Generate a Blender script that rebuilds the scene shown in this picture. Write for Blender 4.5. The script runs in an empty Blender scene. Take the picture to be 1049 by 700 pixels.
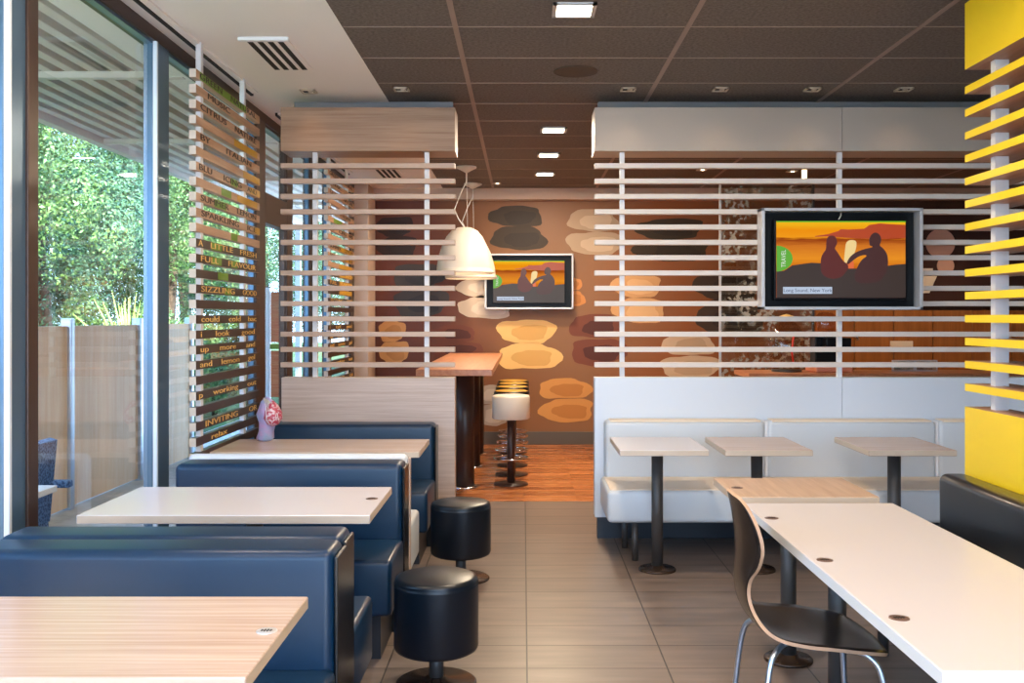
import bpy, bmesh, math, random
from mathutils import Vector, Matrix
random.seed(7)
PI = math.pi
sc = bpy.context.scene
COL = sc.collection

# ------------------------------------------------------------------ camera
cam_d = bpy.data.cameras.new('camera'); cam = bpy.data.objects.new('camera', cam_d); COL.objects.link(cam)
cam.location = (0, 0, 1.5); cam.rotation_euler = (PI/2, 0, 0)
cam_d.sensor_width = 36; cam_d.lens = 36*1000/1049
cam_d.shift_x = -11.5/1049; cam_d.shift_y = -25/1049
cam_d.clip_start = 0.05; cam_d.clip_end = 200
sc.camera = cam
# ------------------------------------------------------------------ exposure
sc.view_settings.view_transform = 'Standard'; sc.view_settings.look = 'None'
sc.view_settings.gamma = 1; sc.view_settings.use_curve_mapping = False
sc.view_settings.exposure = 0.32
sc.cycles.use_denoising = True
sc.cycles.max_bounces = 8; sc.cycles.transparent_max_bounces = 24
sc.cycles.sample_clamp_indirect = 6
# ------------------------------------------------------------------ sky
SKY = 6.8
w = bpy.data.worlds.new('sky'); sc.world = w; w.use_nodes = True
nt = w.node_tree; bg = nt.nodes['Background']
tc = nt.nodes.new('ShaderNodeTexCoord'); sx = nt.nodes.new('ShaderNodeSeparateXYZ'); cr = nt.nodes.new('ShaderNodeValToRGB')
nt.links.new(tc.outputs['Generated'], sx.inputs[0]); nt.links.new(sx.outputs['Z'], cr.inputs[0]); nt.links.new(cr.outputs[0], bg.inputs[0])
cr.color_ramp.elements[0].position = 0.0; cr.color_ramp.elements[0].color = (.50, .74, 1, 1)
cr.color_ramp.elements[1].position = 0.7; cr.color_ramp.elements[1].color = (.20, .45, 1, 1)
bg.inputs[1].default_value = SKY
sd = bpy.data.lights.new('sun', 'SUN'); so = bpy.data.objects.new('sun', sd); COL.objects.link(so)
sd.energy = 26.0; sd.angle = math.radians(6); sd.color = (1, .95, .85)
so.rotation_euler = Vector((-.3, .72, -.56)).to_track_quat('-Z', 'Y').to_euler(); so.location = (5, -5, 12)
def portal(loc, rot, sx_, sy_):
    l = bpy.data.lights.new('window_portal', 'AREA'); l.shape = 'RECTANGLE'; l.size = sx_; l.size_y = sy_; l.cycles.is_portal = True
    o = bpy.data.objects.new('window_portal', l); COL.objects.link(o); o.location = loc; o.rotation_euler = rot
#portal((-2.12, 4.5, 1.5), (0, -PI/2, 0), 3.0, 13.8)
#portal((1.4, -2.6, 1.55), (PI/2, 0, 0), 6.4, 2.7)

# ------------------------------------------------------------------ materials
def mat(name, col, rough=.5, metal=0, spec=.5, emit=None, es=0, coat=0):
    m = bpy.data.materials.new(name); m.use_nodes = True
    b = m.node_tree.nodes['Principled BSDF']
    b.inputs['Base Color'].default_value = (*col, 1); b.inputs['Roughness'].default_value = rough
    b.inputs['Metallic'].default_value = metal; b.inputs['Specular IOR Level'].default_value = spec
    b.inputs['Coat Weight'].default_value = coat
    if emit: b.inputs['Emission Color'].default_value = (*emit, 1); b.inputs['Emission Strength'].default_value = es
    return m
def s2l(r, g, b):
    f = lambda c: (c/255/12.92) if c/255 <= .04045 else ((c/255+.055)/1.055)**2.4
    return (f(r), f(g), f(b))
def nodes(m): return m.node_tree.nodes, m.node_tree.links, m.node_tree.nodes['Principled BSDF']
def vary(m, c1, c2, scale=(1, 1, 1), detail=4, nscale=5, lo=.35, hi=.65, bump=0, coord='Object', rough=.6):
    n, l, b = nodes(m)
    t = n.new('ShaderNodeTexCoord'); mp = n.new('ShaderNodeMapping'); no = n.new('ShaderNodeTexNoise'); r = n.new('ShaderNodeValToRGB')
    mp.inputs['Scale'].default_value = scale; no.inputs['Scale'].default_value = nscale; no.inputs['Detail'].default_value = detail
    no.inputs['Roughness'].default_value = rough
    l.new(t.outputs[coord], mp.inputs[0]); l.new(mp.outputs[0], no.inputs['Vector']); l.new(no.outputs['Fac'], r.inputs[0]); l.new(r.outputs[0], b.inputs['Base Color'])
    r.color_ramp.elements[0].position = lo; r.color_ramp.elements[0].color = (*c1, 1)
    r.color_ramp.elements[1].position = hi; r.color_ramp.elements[1].color = (*c2, 1)
    if bump:
        bp = n.new('ShaderNodeBump'); bp.inputs['Strength'].default_value = bump; bp.inputs['Distance'].default_value = .002
        l.new(no.outputs['Fac'], bp.inputs['Height']); l.new(bp.outputs[0], b.inputs['Normal'])
    return m
def wood(name, c1, c2, axis='x', rough=.4, nscale=6, stretch=.06):
    m = mat(name, c1, rough)
    s = {'x': (stretch, 1, 1), 'y': (1, stretch, 1), 'z': (1, 1, stretch)}[axis]
    s = tuple(v*4 if v == 1 else v*4 for v in s)
    return vary(m, c1, c2, s, 6, nscale, .32, .68, rough=.65)
def tiles(name, c1, c2, mortar, bw, rh, ms, off, loc, rough=.4, bias=0, sub=None, rnoise=.1):
    m = mat(name, c1, rough); n, l, b = nodes(m)
    t = n.new('ShaderNodeTexCoord'); mp = n.new('ShaderNodeMapping'); br = n.new('ShaderNodeTexBrick')
    mp.inputs['Location'].default_value = loc
    br.offset = off; br.inputs['Scale'].default_value = 1; br.inputs['Brick Width'].default_value = bw; br.inputs['Row Height'].default_value = rh
    br.inputs['Mortar Size'].default_value = ms; br.inputs['Mortar Smooth'].default_value = .1; br.inputs['Bias'].default_value = bias
    br.inputs['Color1'].default_value = (*c1, 1); br.inputs['Color2'].default_value = (*c2, 1); br.inputs['Mortar'].default_value = (*mortar, 1)
    l.new(t.outputs['Object'], mp.inputs[0]); l.new(mp.outputs[0], br.inputs['Vector'])
    no = n.new('ShaderNodeTexNoise'); no.inputs['Scale'].default_value = 3; no.inputs['Detail'].default_value = 6
    m2 = n.new('ShaderNodeMapping'); m2.inputs['Scale'].default_value = sub or (1, 4, 1)
    l.new(t.outputs['Object'], m2.inputs[0]); l.new(m2.outputs[0], no.inputs['Vector'])
    mr = n.new('ShaderNodeMapRange'); mr.inputs['From Min'].default_value = .3; mr.inputs['From Max'].default_value = .7
    mr.inputs['To Min'].default_value = .72; mr.inputs['To Max'].default_value = 1.2
    mx = n.new('ShaderNodeVectorMath'); mx.operation = 'MULTIPLY'
    l.new(no.outputs['Fac'], mr.inputs[0]); l.new(br.outputs['Color'], mx.inputs[0]); l.new(mr.outputs[0], mx.inputs[1]); l.new(mx.outputs[0], b.inputs['Base Color'])
    r2 = n.new('ShaderNodeMapRange'); r2.inputs['To Min'].default_value = rough-rnoise; r2.inputs['To Max'].default_value = rough+rnoise
    l.new(no.outputs['Fac'], r2.inputs[0]); l.new(r2.outputs[0], b.inputs['Roughness'])
    bp = n.new('ShaderNodeBump'); bp.inputs['Strength'].default_value = .25; bp.inputs['Distance'].default_value = .002; bp.invert = True
    l.new(br.outputs['Fac'], bp.inputs['Height']); l.new(bp.outputs[0], b.inputs['Normal'])
    return m
def glass_mat(name, tint=(.97, .985, .98), f0=.5):
    m = bpy.data.materials.new(name); m.use_nodes = True; n = m.node_tree.nodes; l = m.node_tree.links; n.clear()
    o = n.new('ShaderNodeOutputMaterial'); tr = n.new('ShaderNodeBsdfTransparent'); g = n.new('ShaderNodeBsdfGlossy'); mx = n.new('ShaderNodeMixShader')
    fr = n.new('ShaderNodeFresnel'); fr.inputs[0].default_value = 1.45
    g.inputs['Roughness'].default_value = .01; tr.inputs[0].default_value = (*tint, 1)
    fr.inputs[0].default_value = 1.9; ge = n.new('ShaderNodeNewGeometry'); sb_ = n.new('ShaderNodeMath'); sb_.operation = 'SUBTRACT'; sb_.inputs[0].default_value = 1
    ml = n.new('ShaderNodeMath'); ml.operation = 'MULTIPLY'; l.new(ge.outputs['Backfacing'], sb_.inputs[1]); l.new(sb_.outputs[0], ml.inputs[0]); l.new(fr.outputs[0], ml.inputs[1])
    l.new(ml.outputs[0], mx.inputs[0]); l.new(tr.outputs[0], mx.inputs[1]); l.new(g.outputs[0], mx.inputs[2]); l.new(mx.outputs[0], o.inputs[0])
    return m
M = {}
M['tile'] = tiles('floor_tile', s2l(120, 105, 96), s2l(128, 113, 104), s2l(48, 40, 36), .6, .289, .0035, 0, (-.016+6, -4.167+.289*40, 0), .36, sub=(.8, 5, 1))
M['plank'] = tiles('floor_plank', s2l(200, 126, 74), s2l(140, 76, 40), s2l(80, 42, 22), .7, .07, .0012, .37, (0, 0, 0), .26, sub=(.5, 6, 1))
M['ceil_tile'] = vary(mat('ceiling_tile', (.1, .1, .1), .9), s2l(92, 82, 76), s2l(122, 110, 102), nscale=60, detail=5, bump=.3)
M['ceil_white'] = mat('ceiling_white', s2l(244, 236, 230), .8)
M['grid'] = mat('ceiling_grid', s2l(150, 128, 116), .6)
M['gridthin'] = mat('ceiling_joint', s2l(165, 146, 134), .7)
M['plaster'] = mat('plaster', s2l(205, 195, 185), .8)
M['darkwall'] = vary(mat('dark_wall', (.1, .05, .03), .6), s2l(70, 38, 22), s2l(92, 52, 28), nscale=2)
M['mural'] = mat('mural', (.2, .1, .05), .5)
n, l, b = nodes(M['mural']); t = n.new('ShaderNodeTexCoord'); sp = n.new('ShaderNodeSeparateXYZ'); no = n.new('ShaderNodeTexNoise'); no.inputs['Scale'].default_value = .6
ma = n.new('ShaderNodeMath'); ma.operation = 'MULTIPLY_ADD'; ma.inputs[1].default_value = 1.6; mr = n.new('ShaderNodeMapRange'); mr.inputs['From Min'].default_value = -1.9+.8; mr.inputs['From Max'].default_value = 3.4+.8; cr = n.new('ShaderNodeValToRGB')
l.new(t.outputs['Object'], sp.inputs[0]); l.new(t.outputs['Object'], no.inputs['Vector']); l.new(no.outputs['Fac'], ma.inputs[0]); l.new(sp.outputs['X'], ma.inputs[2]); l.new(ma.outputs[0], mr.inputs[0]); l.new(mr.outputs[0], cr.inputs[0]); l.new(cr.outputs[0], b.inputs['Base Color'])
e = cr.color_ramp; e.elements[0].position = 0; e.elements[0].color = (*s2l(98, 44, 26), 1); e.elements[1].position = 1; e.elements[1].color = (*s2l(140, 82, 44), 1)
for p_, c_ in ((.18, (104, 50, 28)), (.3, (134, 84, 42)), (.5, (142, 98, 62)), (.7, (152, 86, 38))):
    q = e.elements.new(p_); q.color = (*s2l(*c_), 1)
M['base'] = mat('baseboard', s2l(92, 84, 76), .5)
M['bulk'] = mat('bulkhead', s2l(205, 178, 160), .7)
M['pinkwood'] = wood('pale_oak_laminate', s2l(176, 152, 138), s2l(204, 184, 172), 'x', .38, 13, .03)
M['warmwood'] = wood('oak_laminate', s2l(142, 106, 80), s2l(178, 142, 114), 'x', .4, 10, .03)
M['ywood'] = wood('oak_laminate_grain_lengthwise', s2l(176, 146, 122), s2l(200, 172, 150), 'y', .33, 9)
M['table'] = wood('table_laminate', s2l(182, 156, 140), s2l(210, 190, 178), 'x', .26, 18, .02)
M['edge'] = mat('table_edge', s2l(198, 180, 160), .4)
M['white'] = mat('white_laminate', s2l(236, 236, 238), .32)
M['wpaint'] = mat('white_paint', s2l(218, 206, 196), .45)
M['ttop'] = mat('white_table_laminate', s2l(206, 202, 208), .26)
M['post'] = mat('grey_post', s2l(222, 222, 224), .4)
M['yellow'] = mat('yellow_lacquer', s2l(240, 204, 36), .4)
M['underwood'] = wood('slat_underside', s2l(176, 132, 100), s2l(200, 158, 126), 'y', .45)
M['navy'] = mat('navy_vinyl', s2l(7, 43, 72), .36, spec=.45)
M['black'] = mat('black_vinyl', s2l(14, 18, 24), .28, coat=.1)
M['stoolv'] = mat('stool_vinyl', s2l(6, 18, 30), .34, spec=.45)
M['cream'] = mat('daylit_white_vinyl', s2l(204, 209, 214), .38)  # white vinyl with the bluish daylight put into its colour
M['wpanel'] = mat('daylit_white_panel', s2l(212, 219, 229), .4)  # half wall white with the blue daylight tint painted in
M['wbeam'] = mat('shaded_white_panel', s2l(184, 168, 154), .45)  # beam white darkened and warmed, its weaker light put into the colour
M['creamtop'] = mat('cream_seat_vinyl', s2l(240, 220, 194), .4)
M['plinth'] = mat('dark_plinth', s2l(38, 42, 50), .4)
M['column'] = mat('dark_powdercoat', s2l(66, 62, 60), .42)
M['bronze'] = mat('dark_bronze_base', s2l(74, 58, 48), .25, .6)
M['brown_col'] = mat('brown_column', s2l(60, 40, 34), .35)
M['chrome'] = mat('chrome', (.75, .75, .78), .12, 1)
M['steelblue'] = mat('satin_steel', s2l(190, 200, 215), .3, .9)
M['frame'] = mat('window_aluminium', s2l(84, 112, 138), .28, .5)
M['framebrown'] = mat('window_aluminium_brown', s2l(72, 54, 46), .35, .4)
M['glint'] = mat('painted_window_glint', s2l(214, 224, 236), .3, .2)  # pale strip stands in for the bright reflection along the post edge
M['frameblack'] = mat('black_gasket', s2l(20, 22, 26), .4)
M['glass'] = glass_mat('window_glass')
M['slatdark'] = mat('dark_brown_slat', s2l(58, 40, 30), .4)
M['slattan'] = wood('tan_slat', s2l(176, 136, 106), s2l(206, 168, 138), 'y', .45)
M['rail'] = mat('grey_ceiling_rail', s2l(136, 132, 132), .5)
M['slatend'] = mat('pale_slat_end', s2l(206, 192, 178), .5)
M['gold'] = mat('gold_letter', s2l(236, 190, 110), .4, emit=None)
M['letterdark'] = mat('dark_letter', s2l(50, 34, 24), .5)
M['green'] = mat('green_patch', s2l(112, 150, 40), .45)
M['amber'] = mat('amber_patch', s2l(200, 150, 36), .45)
M['tvblack'] = mat('tv_black', s2l(10, 12, 15), .35, spec=.2)
M['silver'] = mat('silver_frame', s2l(205, 205, 208), .35, .3)
M['lampwhite'] = mat('lamp_white', s2l(222, 212, 198), .3)
M['glow'] = mat('lamp_glow', (1, .9, .75), .5, emit=(1, .86, .62), es=9)
M['glow2'] = mat('downlight_glow', (1, .9, .75), .5, emit=(1, .84, .58), es=5)
M['grom'] = mat('grommet_brown', s2l(112, 88, 80), .35, .3)
M['tedge'] = mat('white_table_edge', s2l(222, 226, 230), .35)
M['dark'] = mat('dark_slot', s2l(22, 18, 16), .7)
M['speaker'] = mat('speaker_grille', s2l(84, 66, 54), .8)
M['cord'] = mat('white_cord', s2l(220, 215, 205), .5)
M['shellrim'] = mat('plywood_edge', s2l(176, 140, 112), .5)
M['shell'] = vary(mat('dark_plywood', (.05, .04, .03), .25), s2l(30, 25, 24), s2l(42, 35, 32), (8, 1, 8), 5, 4)
M['creamseat'] = mat('cream_stool', s2l(232, 218, 200), .4)
M['mustard'] = mat('mustard_vinyl', s2l(196, 146, 50), .4)
M['highwood'] = wood('high_table_wood', s2l(176, 112, 78), s2l(200, 136, 98), 'y', .35)
M['fence'] = wood('fence_board', s2l(240, 200, 158), s2l(250, 224, 190), 'z', .6)
M['pergola'] = mat('pergola_slat', s2l(226, 212, 206), .6)
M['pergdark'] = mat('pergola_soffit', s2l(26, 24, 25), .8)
M['wicker'] = vary(mat('blue_wicker', (.1, .15, .3), .5), s2l(48, 80, 126), s2l(110, 146, 196), (40, 40, 40), 1, 2, .45, .55, bump=.8)
M['ground'] = vary(mat('paving', (.3, .3, .3), .9), s2l(186, 182, 174), s2l(208, 204, 196), nscale=8)
M['concrete'] = vary(mat('pale_concrete', (.5, .5, .5), .9), s2l(206, 204, 198), s2l(218, 216, 210), nscale=4)
M['grass'] = vary(mat('grass_ground', (.1, .2, .05), .95), s2l(52, 80, 34), s2l(84, 116, 52), nscale=3)
M['bark'] = vary(mat('bark', (.1, .08, .06), .9), s2l(60, 48, 38), s2l(92, 76, 60), nscale=12)
def leaf(name, c1, c2):
    m = vary(mat(name, c1, .55), c1, c2, nscale=2.2, detail=6, lo=.4, hi=.62)
    n, l, b = nodes(m)
    return m
M['leaf1'] = leaf('leaf_green', s2l(40, 74, 42), s2l(106, 144, 78))
M['leaf2'] = leaf('leaf_bluegreen', s2l(42, 80, 62), s2l(94, 138, 100))
M['leaf3'] = leaf('leaf_yellowgreen', s2l(120, 160, 60), s2l(190, 214, 110))

# ------------------------------------------------------------------ mesh helpers
class MB:
    def __init__(s): s.bm = bmesh.new()
    def box(s, x0, x1, y0, y1, z0, z1, bev=0, seg=2, mi=0, fmi=None):
        g = bmesh.ops.create_cube(s.bm, size=1)
        vs = g['verts']
        for v in vs:
            v.co = Vector(((x0+x1)/2+v.co.x*(x1-x0), (y0+y1)/2+v.co.y*(y1-y0), (z0+z1)/2+v.co.z*(z1-z0)))
        fs = set(f for v in vs for f in v.link_faces)
        s.bm.normal_update()
        for f in fs:
            f.material_index = mi
            if fmi:
                f.normal_update()
                for (d, k) in fmi:
                    if f.normal.dot(Vector(d)) > .9: f.material_index = k
        if bev:
            es = list(set(e for v in vs for e in v.link_edges))
            r = bmesh.ops.bevel(s.bm, geom=es, offset=bev, offset_type='OFFSET', segments=seg, profile=.5, affect='EDGES', clamp_overlap=True)
            for f in r['faces']: f.smooth = seg > 2
            if seg > 2:
                for v in r['verts']:
                    for f in v.link_faces: f.smooth = True
        return s
    def lathe(s, prof, c=(0, 0, 0), n=40, mi=0, smooth=True, sy=1):
        rings = []
        for (r, z) in prof:
            if r < 1e-6: rings.append([s.bm.verts.new((c[0], c[1], c[2]+z))])
            else: rings.append([s.bm.verts.new((c[0]+r*math.cos(2*PI*i/n), c[1]+sy*r*math.sin(2*PI*i/n), c[2]+z)) for i in range(n)])
        for a, b in zip(rings, rings[1:]):
            for i in range(n):
                j = (i+1) % n
                if len(a) == 1 and len(b) == 1: continue
                if len(a) == 1: f = s.bm.faces.new((a[0], b[j], b[i]))
                elif len(b) == 1: f = s.bm.faces.new((a[i], a[j], b[0]))
                else: f = s.bm.faces.new((a[i], a[j], b[j], b[i]))
                f.smooth = smooth; f.material_index = mi
        return s
    def cyl(s, c, r, h, n=32, bev=0.0, mi=0):
        x, y, z = c
        if bev:
            p = [(0, 0), (r-bev, 0)]+[(r-bev+bev*math.sin(t), bev-bev*math.cos(t)) for t in (PI/8, PI/4, 3*PI/8, PI/2)]
            p += [(r-bev+bev*math.cos(t), h-bev+bev*math.sin(t)) for t in (0, PI/8, PI/4, 3*PI/8, PI/2)]+[(0, h)]
        else: p = [(0, 0), (r, 0), (r, h), (0, h)]
        s.lathe(p, c, n, mi, smooth=True)
        for f in s.bm.faces:
            if len(f.verts) == 3 and abs(f.normal.z if f.normal.length else 0) > .9: f.smooth = False
        return s
    def torus(s, c, R, r, n=40, k=8):
        ring = []
        for i in range(n):
            a = 2*PI*i/n
            ring.append([s.bm.verts.new((c[0]+(R+r*math.cos(2*PI*j/k))*math.cos(a), c[1]+(R+r*math.cos(2*PI*j/k))*math.sin(a), c[2]+r*math.sin(2*PI*j/k))) for j in range(k)])
        for i in range(n):
            for j in range(k):
                f = s.bm.faces.new((ring[i][j], ring[(i+1) % n][j], ring[(i+1) % n][(j+1) % k], ring[i][(j+1) % k])); f.smooth = True
        return s
    def tube(s, pts, r, k=10, closed=False):
        pts = [Vector(p) for p in pts]; rr = r if isinstance(r, (list, tuple)) else [r]*len(pts)
        d0 = (pts[1]-pts[0]).normalized(); up = Vector((0, 0, 1)) if abs(d0.z) < .9 else Vector((1, 0, 0))
        u = d0.cross(up).normalized(); rings = []
        for i, p in enumerate(pts):
            if i == 0: d = d0
            elif i == len(pts)-1: d = (p-pts[i-1]).normalized()
            else: d = ((p-pts[i-1]).normalized()+(pts[i+1]-p).normalized()).normalized()
            u = (u-d*u.dot(d)).normalized(); v = d.cross(u)
            rings.append([s.bm.verts.new(p+(u*math.cos(2*PI*j/k)+v*math.sin(2*PI*j/k))*rr[i]) for j in range(k)])
        for a, b in zip(rings, rings[1:]):
            for j in range(k):
                f = s.bm.faces.new((a[j], a[(j+1) % k], b[(j+1) % k], b[j])); f.smooth = True
        s.bm.faces.new(rings[0][::-1]); s.bm.faces.new(rings[-1])
        return s
    def prism(s, pts, axis, a, b, mi=0):
        """outline in the two other axes, extruded along axis from a to b"""
        def P(p, t): return {'x': (t, p[0], p[1]), 'y': (p[0], t, p[1]), 'z': (p[0], p[1], t)}[axis]
        A = [s.bm.verts.new(P(p, a)) for p in pts]; B = [s.bm.verts.new(P(p, b)) for p in pts]
        n = len(pts)
        fs = [s.bm.faces.new(A), s.bm.faces.new(B[::-1])]
        for i in range(n): fs.append(s.bm.faces.new((A[i], B[i], B[(i+1) % n], A[(i+1) % n])))
        for f in fs: f.material_index = mi
        return s
off = {}
def props(o, label=None, cat=None, group=None, kind=None):
    if label: o['label'] = label
    if cat: o['category'] = cat
    if group: o['group'] = group
    if kind: o['kind'] = kind
    return o
def thing(name, label, cat, loc=(0, 0, 0), group=None, rz=0):
    o = bpy.data.objects.new(name, None); COL.objects.link(o); o.location = loc; o.empty_display_size = .1; o.rotation_euler = (0, 0, rz)
    props(o, label, cat, group); off[o] = Vector((0, 0, 0)); return o
def obj(name, mb, m, parent=None, world=False):
    """world=True: the mesh was written in world coordinates, the parent chain only moves (no turn)"""
    bmesh.ops.recalc_face_normals(mb.bm, faces=mb.bm.faces[:])
    me = bpy.data.meshes.new(name)
    if world and parent:
        o_ = Vector((0, 0, 0)); p = parent
        while p: o_ += p.location; p = p.parent
        for v in mb.bm.verts: v.co -= o_
    mb.bm.to_mesh(me); mb.bm.free()
    for mm in (m if isinstance(m, (list, tuple)) else [m]): me.materials.append(M[mm] if isinstance(mm, str) else mm)
    o = bpy.data.objects.new(name, me); COL.objects.link(o)
    if parent: o.parent = parent
    return o
def struct(name, mb, m, parent=None, world=False):
    o = obj(name, mb, m, parent, world); o['kind'] = 'structure'; return o
def dup(root, loc, label=None, rz=None):
    r = root.copy(); COL.objects.link(r); r.location = loc
    if rz is not None: r.rotation_euler = (0, 0, rz)
    if label: r['label'] = label
    for ch in list(root.children):
        c = ch.copy(); COL.objects.link(c); c.parent = r
        for g in list(ch.children):
            d = g.copy(); COL.objects.link(d); d.parent = c
    return r
def text_mesh(name, body, size, m, parent, loc, rot, extrude=.0015, sx_=1.0, align='CENTER', world=False):
    cu = bpy.data.curves.new(name, 'FONT'); cu.body = body; cu.size = size; cu.extrude = extrude; cu.align_x = align; cu.align_y = 'CENTER'; cu.resolution_u = 3
    t = bpy.data.objects.new('tmp_text', cu); COL.objects.link(t)
    dg = bpy.context.evaluated_depsgraph_get(); dg.update()
    me = bpy.data.meshes.new_from_object(t.evaluated_get(dg)); bpy.data.objects.remove(t)
    me.transform(Matrix.Diagonal((sx_, 1, 1, 1)))
    me.materials.clear(); me.materials.append(M[m] if isinstance(m, str) else m)
    o = bpy.data.objects.new(name, me); COL.objects.link(o); o.parent = parent
    o_ = Vector((0, 0, 0)); p = parent
    if world:
        while p: o_ += p.location; p = p.parent
    o.location = Vector(loc)-o_; o.rotation_euler = rot
    return o

# ------------------------------------------------------------------ room shell
H = 3.0; XL = -1.9; XR = 6.4; YB = 11.5; YR = -2.5
struct('floor', MB().box(XL-.2, XR+.1, YR-.1, 7.94, -.1, 0), 'tile')
struct('floor_wood', MB().box(XL-.2, XR+.1, 7.94, YB+.1, -.1, 0), 'plank')['label'] = 'orange brown plank floor'
struct('ceiling', MB().box(-.935, XR+.1, YR-.1, YB+.1, H, H+.1), 'ceil_tile')
struct('ceiling_white', MB().box(XL-.35, -.935, YR-.1, YB+.1, H-.002, H+.1), 'ceil_white')
g = MB()
for x in (-.35, .85, 2.05, 3.25, 4.45, 5.65): g.box(x-.014, x+.014, YR, YB, H-.004, H+.01)
struct('trim_1', g, 'grid')
g = MB(); y = 5.04-.605*12
while y < YB: g.box(-.93, XR, y-.004, y+.004, H-.002, H+.01); y += .605
struct('trim_2', g, 'gridthin')
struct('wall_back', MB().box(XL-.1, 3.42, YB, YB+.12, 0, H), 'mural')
struct('wall_right', MB().box(XR, XR+.1, YR, YB, 0, H), 'plaster')
struct('baseboard_back', MB().box(-1.74, 3.42, YB-.02, YB, 0, .15, .003), 'base')
struct('trim_3', MB().box(XL, XR, YB-.16, YB, 2.87, H), 'bulk')
struct('trim_4', MB().box(-1.9, -1.74, 10.95, YB-.02, 0, H-.004, .005), 'bulk')
# rear of the room, behind the camera: glazed front
r = MB(); r.box(XL-.2, XR+.1, YR-.1, YR, 0, .25).box(XL-.2, XR+.1, YR-.1, YR, 2.85, H)
struct('wall_rear', r, 'frame')
r = MB()
r.box(3.4, XR+.1, YR-.1, YR, .25, 2.85)  # unseen solid section, added to cut the daylight from the glazed front
for x in (-1.95, -.3, 1.35, 3.35): r.box(x-.05, x+.05, YR-.1, YR, .25, 2.85)
struct('window_frame_rear', r, 'frame')
# left glazed wall
MULL = [(-2.5, -2.42), (-.9, -.72), (.7, .88), (2.2, 2.36), (3.61, 3.80), (5.06, 5.24), (6.95, 7.2), (7.86, 8.05), (8.72, 8.82), (9.55, 9.67), (10.75, 10.95)]
fr = MB(); fr.box(XL-.1, XL, YR, YB, 2.93, H-.004).box(XL-.1, XL, YR, YB, 0, .1)
struct('trim_5', fr, 'framebrown')
for i, (a, b) in enumerate(MULL):
    wf = MB(); wf.box(XL-.07, XL, a, b, .1, 2.93, .006)
    o = struct('window_post_%d' % (i+1), wf, 'frame' if i < 6 else 'framebrown')
    if i == 4: struct('post_cover', MB().box(XL-.06, XL+.012, b-.075, b+.004, .1, 2.93, .004), 'framebrown', o, True)
    if i < 6: struct('post_glint', MB().box(XL-.03, XL+.006, a-.012, a+.008, .1, 2.93, .003), 'glint', o, True)
for i in range(len(MULL)-1):
    a = MULL[i][1]; b = MULL[i+1][0]
    p = struct('window_%d' % (i+1), MB().box(XL-.040, XL-.030, a, b, .1, 2.93), 'glass')
    f = MB(); t = .016
    f.box(XL-.055, XL-.015, a, a+t, .1, 2.93, .004).box(XL-.055, XL-.015, b-t, b, .1, 2.93, .004).box(XL-.055, XL-.015, a, b, 2.93-t, 2.93).box(XL-.055, XL-.015, a, b, .1, .1+t)
    if i == 6: f.box(XL-.08, XL-.0, a, b, 2.2, 2.42)
    struct('window_frame', f, 'frame' if i != 6 else 'framebrown', p, True)
# outside of the front roof edge over the glazing
struct('ground', MB().box(-4.2, XL-.2, -14, 24, -.12, -.02), 'ground')
struct('ground_grass', MB().box(-40, -4.2, -30, 60, -.2, -.06), 'grass')
struct('ground_rear', MB().box(-4.2, 30, -30, YR-.1, -.12, -.02), 'concrete')

# ------------------------------------------------------------------ mural motifs (flat printed shapes on the back wall)
def px(x, y, Y): return ((x-536)*Y/1000, 1.5+(325-y)*Y/1000)
def blob(cx, cy, rx, ry, seed, n=36, top=0):
    rnd = random.Random(seed); ph = [rnd.uniform(0, 6.28) for _ in range(4)]
    out = []
    for i in range(n):
        a = 2*PI*i/n
        k = 1+.05*math.sin(2*a+ph[0])+.07*math.sin(3*a+ph[1])+.04*math.sin(5*a+ph[2])+.025*math.sin(9*a+ph[3])
        c, s_ = math.cos(a), math.sin(a)
        e = .8
        out.append((cx+rx*k*math.copysign(abs(c)**e, c), cy+ry*k*math.copysign(abs(s_)**e, s_)))
    return out
def motif(label, x0, x1, y0, y1, cols, seed, split=.48, inner=.62):
    ym = y0+(y1-y0)*split; cx = (x0+x1)/2; rx = (x1-x0)/2
    lobes = [(cx-1.5, (y0+ym)/2, rx*.92, (ym-y0)/2+.3), (cx+1, (ym+y1)/2, rx, (y1-ym)/2+.3)]
    c1, c2 = cols
    m1 = mat('print_a', s2l(*c1), .6); m2 = mat('print_b', s2l(*c2), .6)
    root = thing('wall_print', label, 'wall decoration', (px(cx, y1, YB)[0], YB-.001, px(cx, y1, YB)[1]), 'printed stone shapes on the brown back wall')
    for k, (a, b, c, d) in enumerate(lobes):
        A = [px(p[0], p[1], YB) for p in blob(a, b, c, d, seed+k)]
        o = obj('print_lobe', MB().prism(A, 'y', YB-.004, YB), m1, root, True)
        B = [px(p[0], p[1], YB) for p in blob(a+c*.12, b+d*.1, c*inner, d*inner, seed+k+9)]
        obj('print_centre', MB().prism(B, 'y', YB-.006, YB-.004), m2, o, True)
motif('nearly black pair of printed shapes above the small far television', 502, 559, 211, 256, ((58, 42, 26), (46, 32, 20)), 1)
motif('grey cream pair of printed shapes right of the dark pair above the far television', 581, 637, 215, 261, ((184, 156, 128), (204, 178, 150)), 2)
motif('largest yellow cream pair of printed shapes below the small far television', 510, 572, 327, 379, ((238, 190, 118), (214, 164, 92)), 3)
motif('deep orange pair of printed shapes right of the bar stools near the floor', 552, 608, 388, 432, ((208, 146, 78), (186, 122, 58)), 4)
motif('white pair of printed shapes half hidden by the small far television', 468, 524, 284, 326, ((214, 196, 176), (228, 212, 194)), 5)
motif('dark red pair of printed shapes just above the high table', 440, 492, 334, 366, ((112, 56, 38), (82, 36, 26)), 6)
motif('small orange pair of printed shapes peeping out right of the far television', 572, 598, 284, 314, ((206, 136, 74), (186, 118, 60)), 7)
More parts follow.
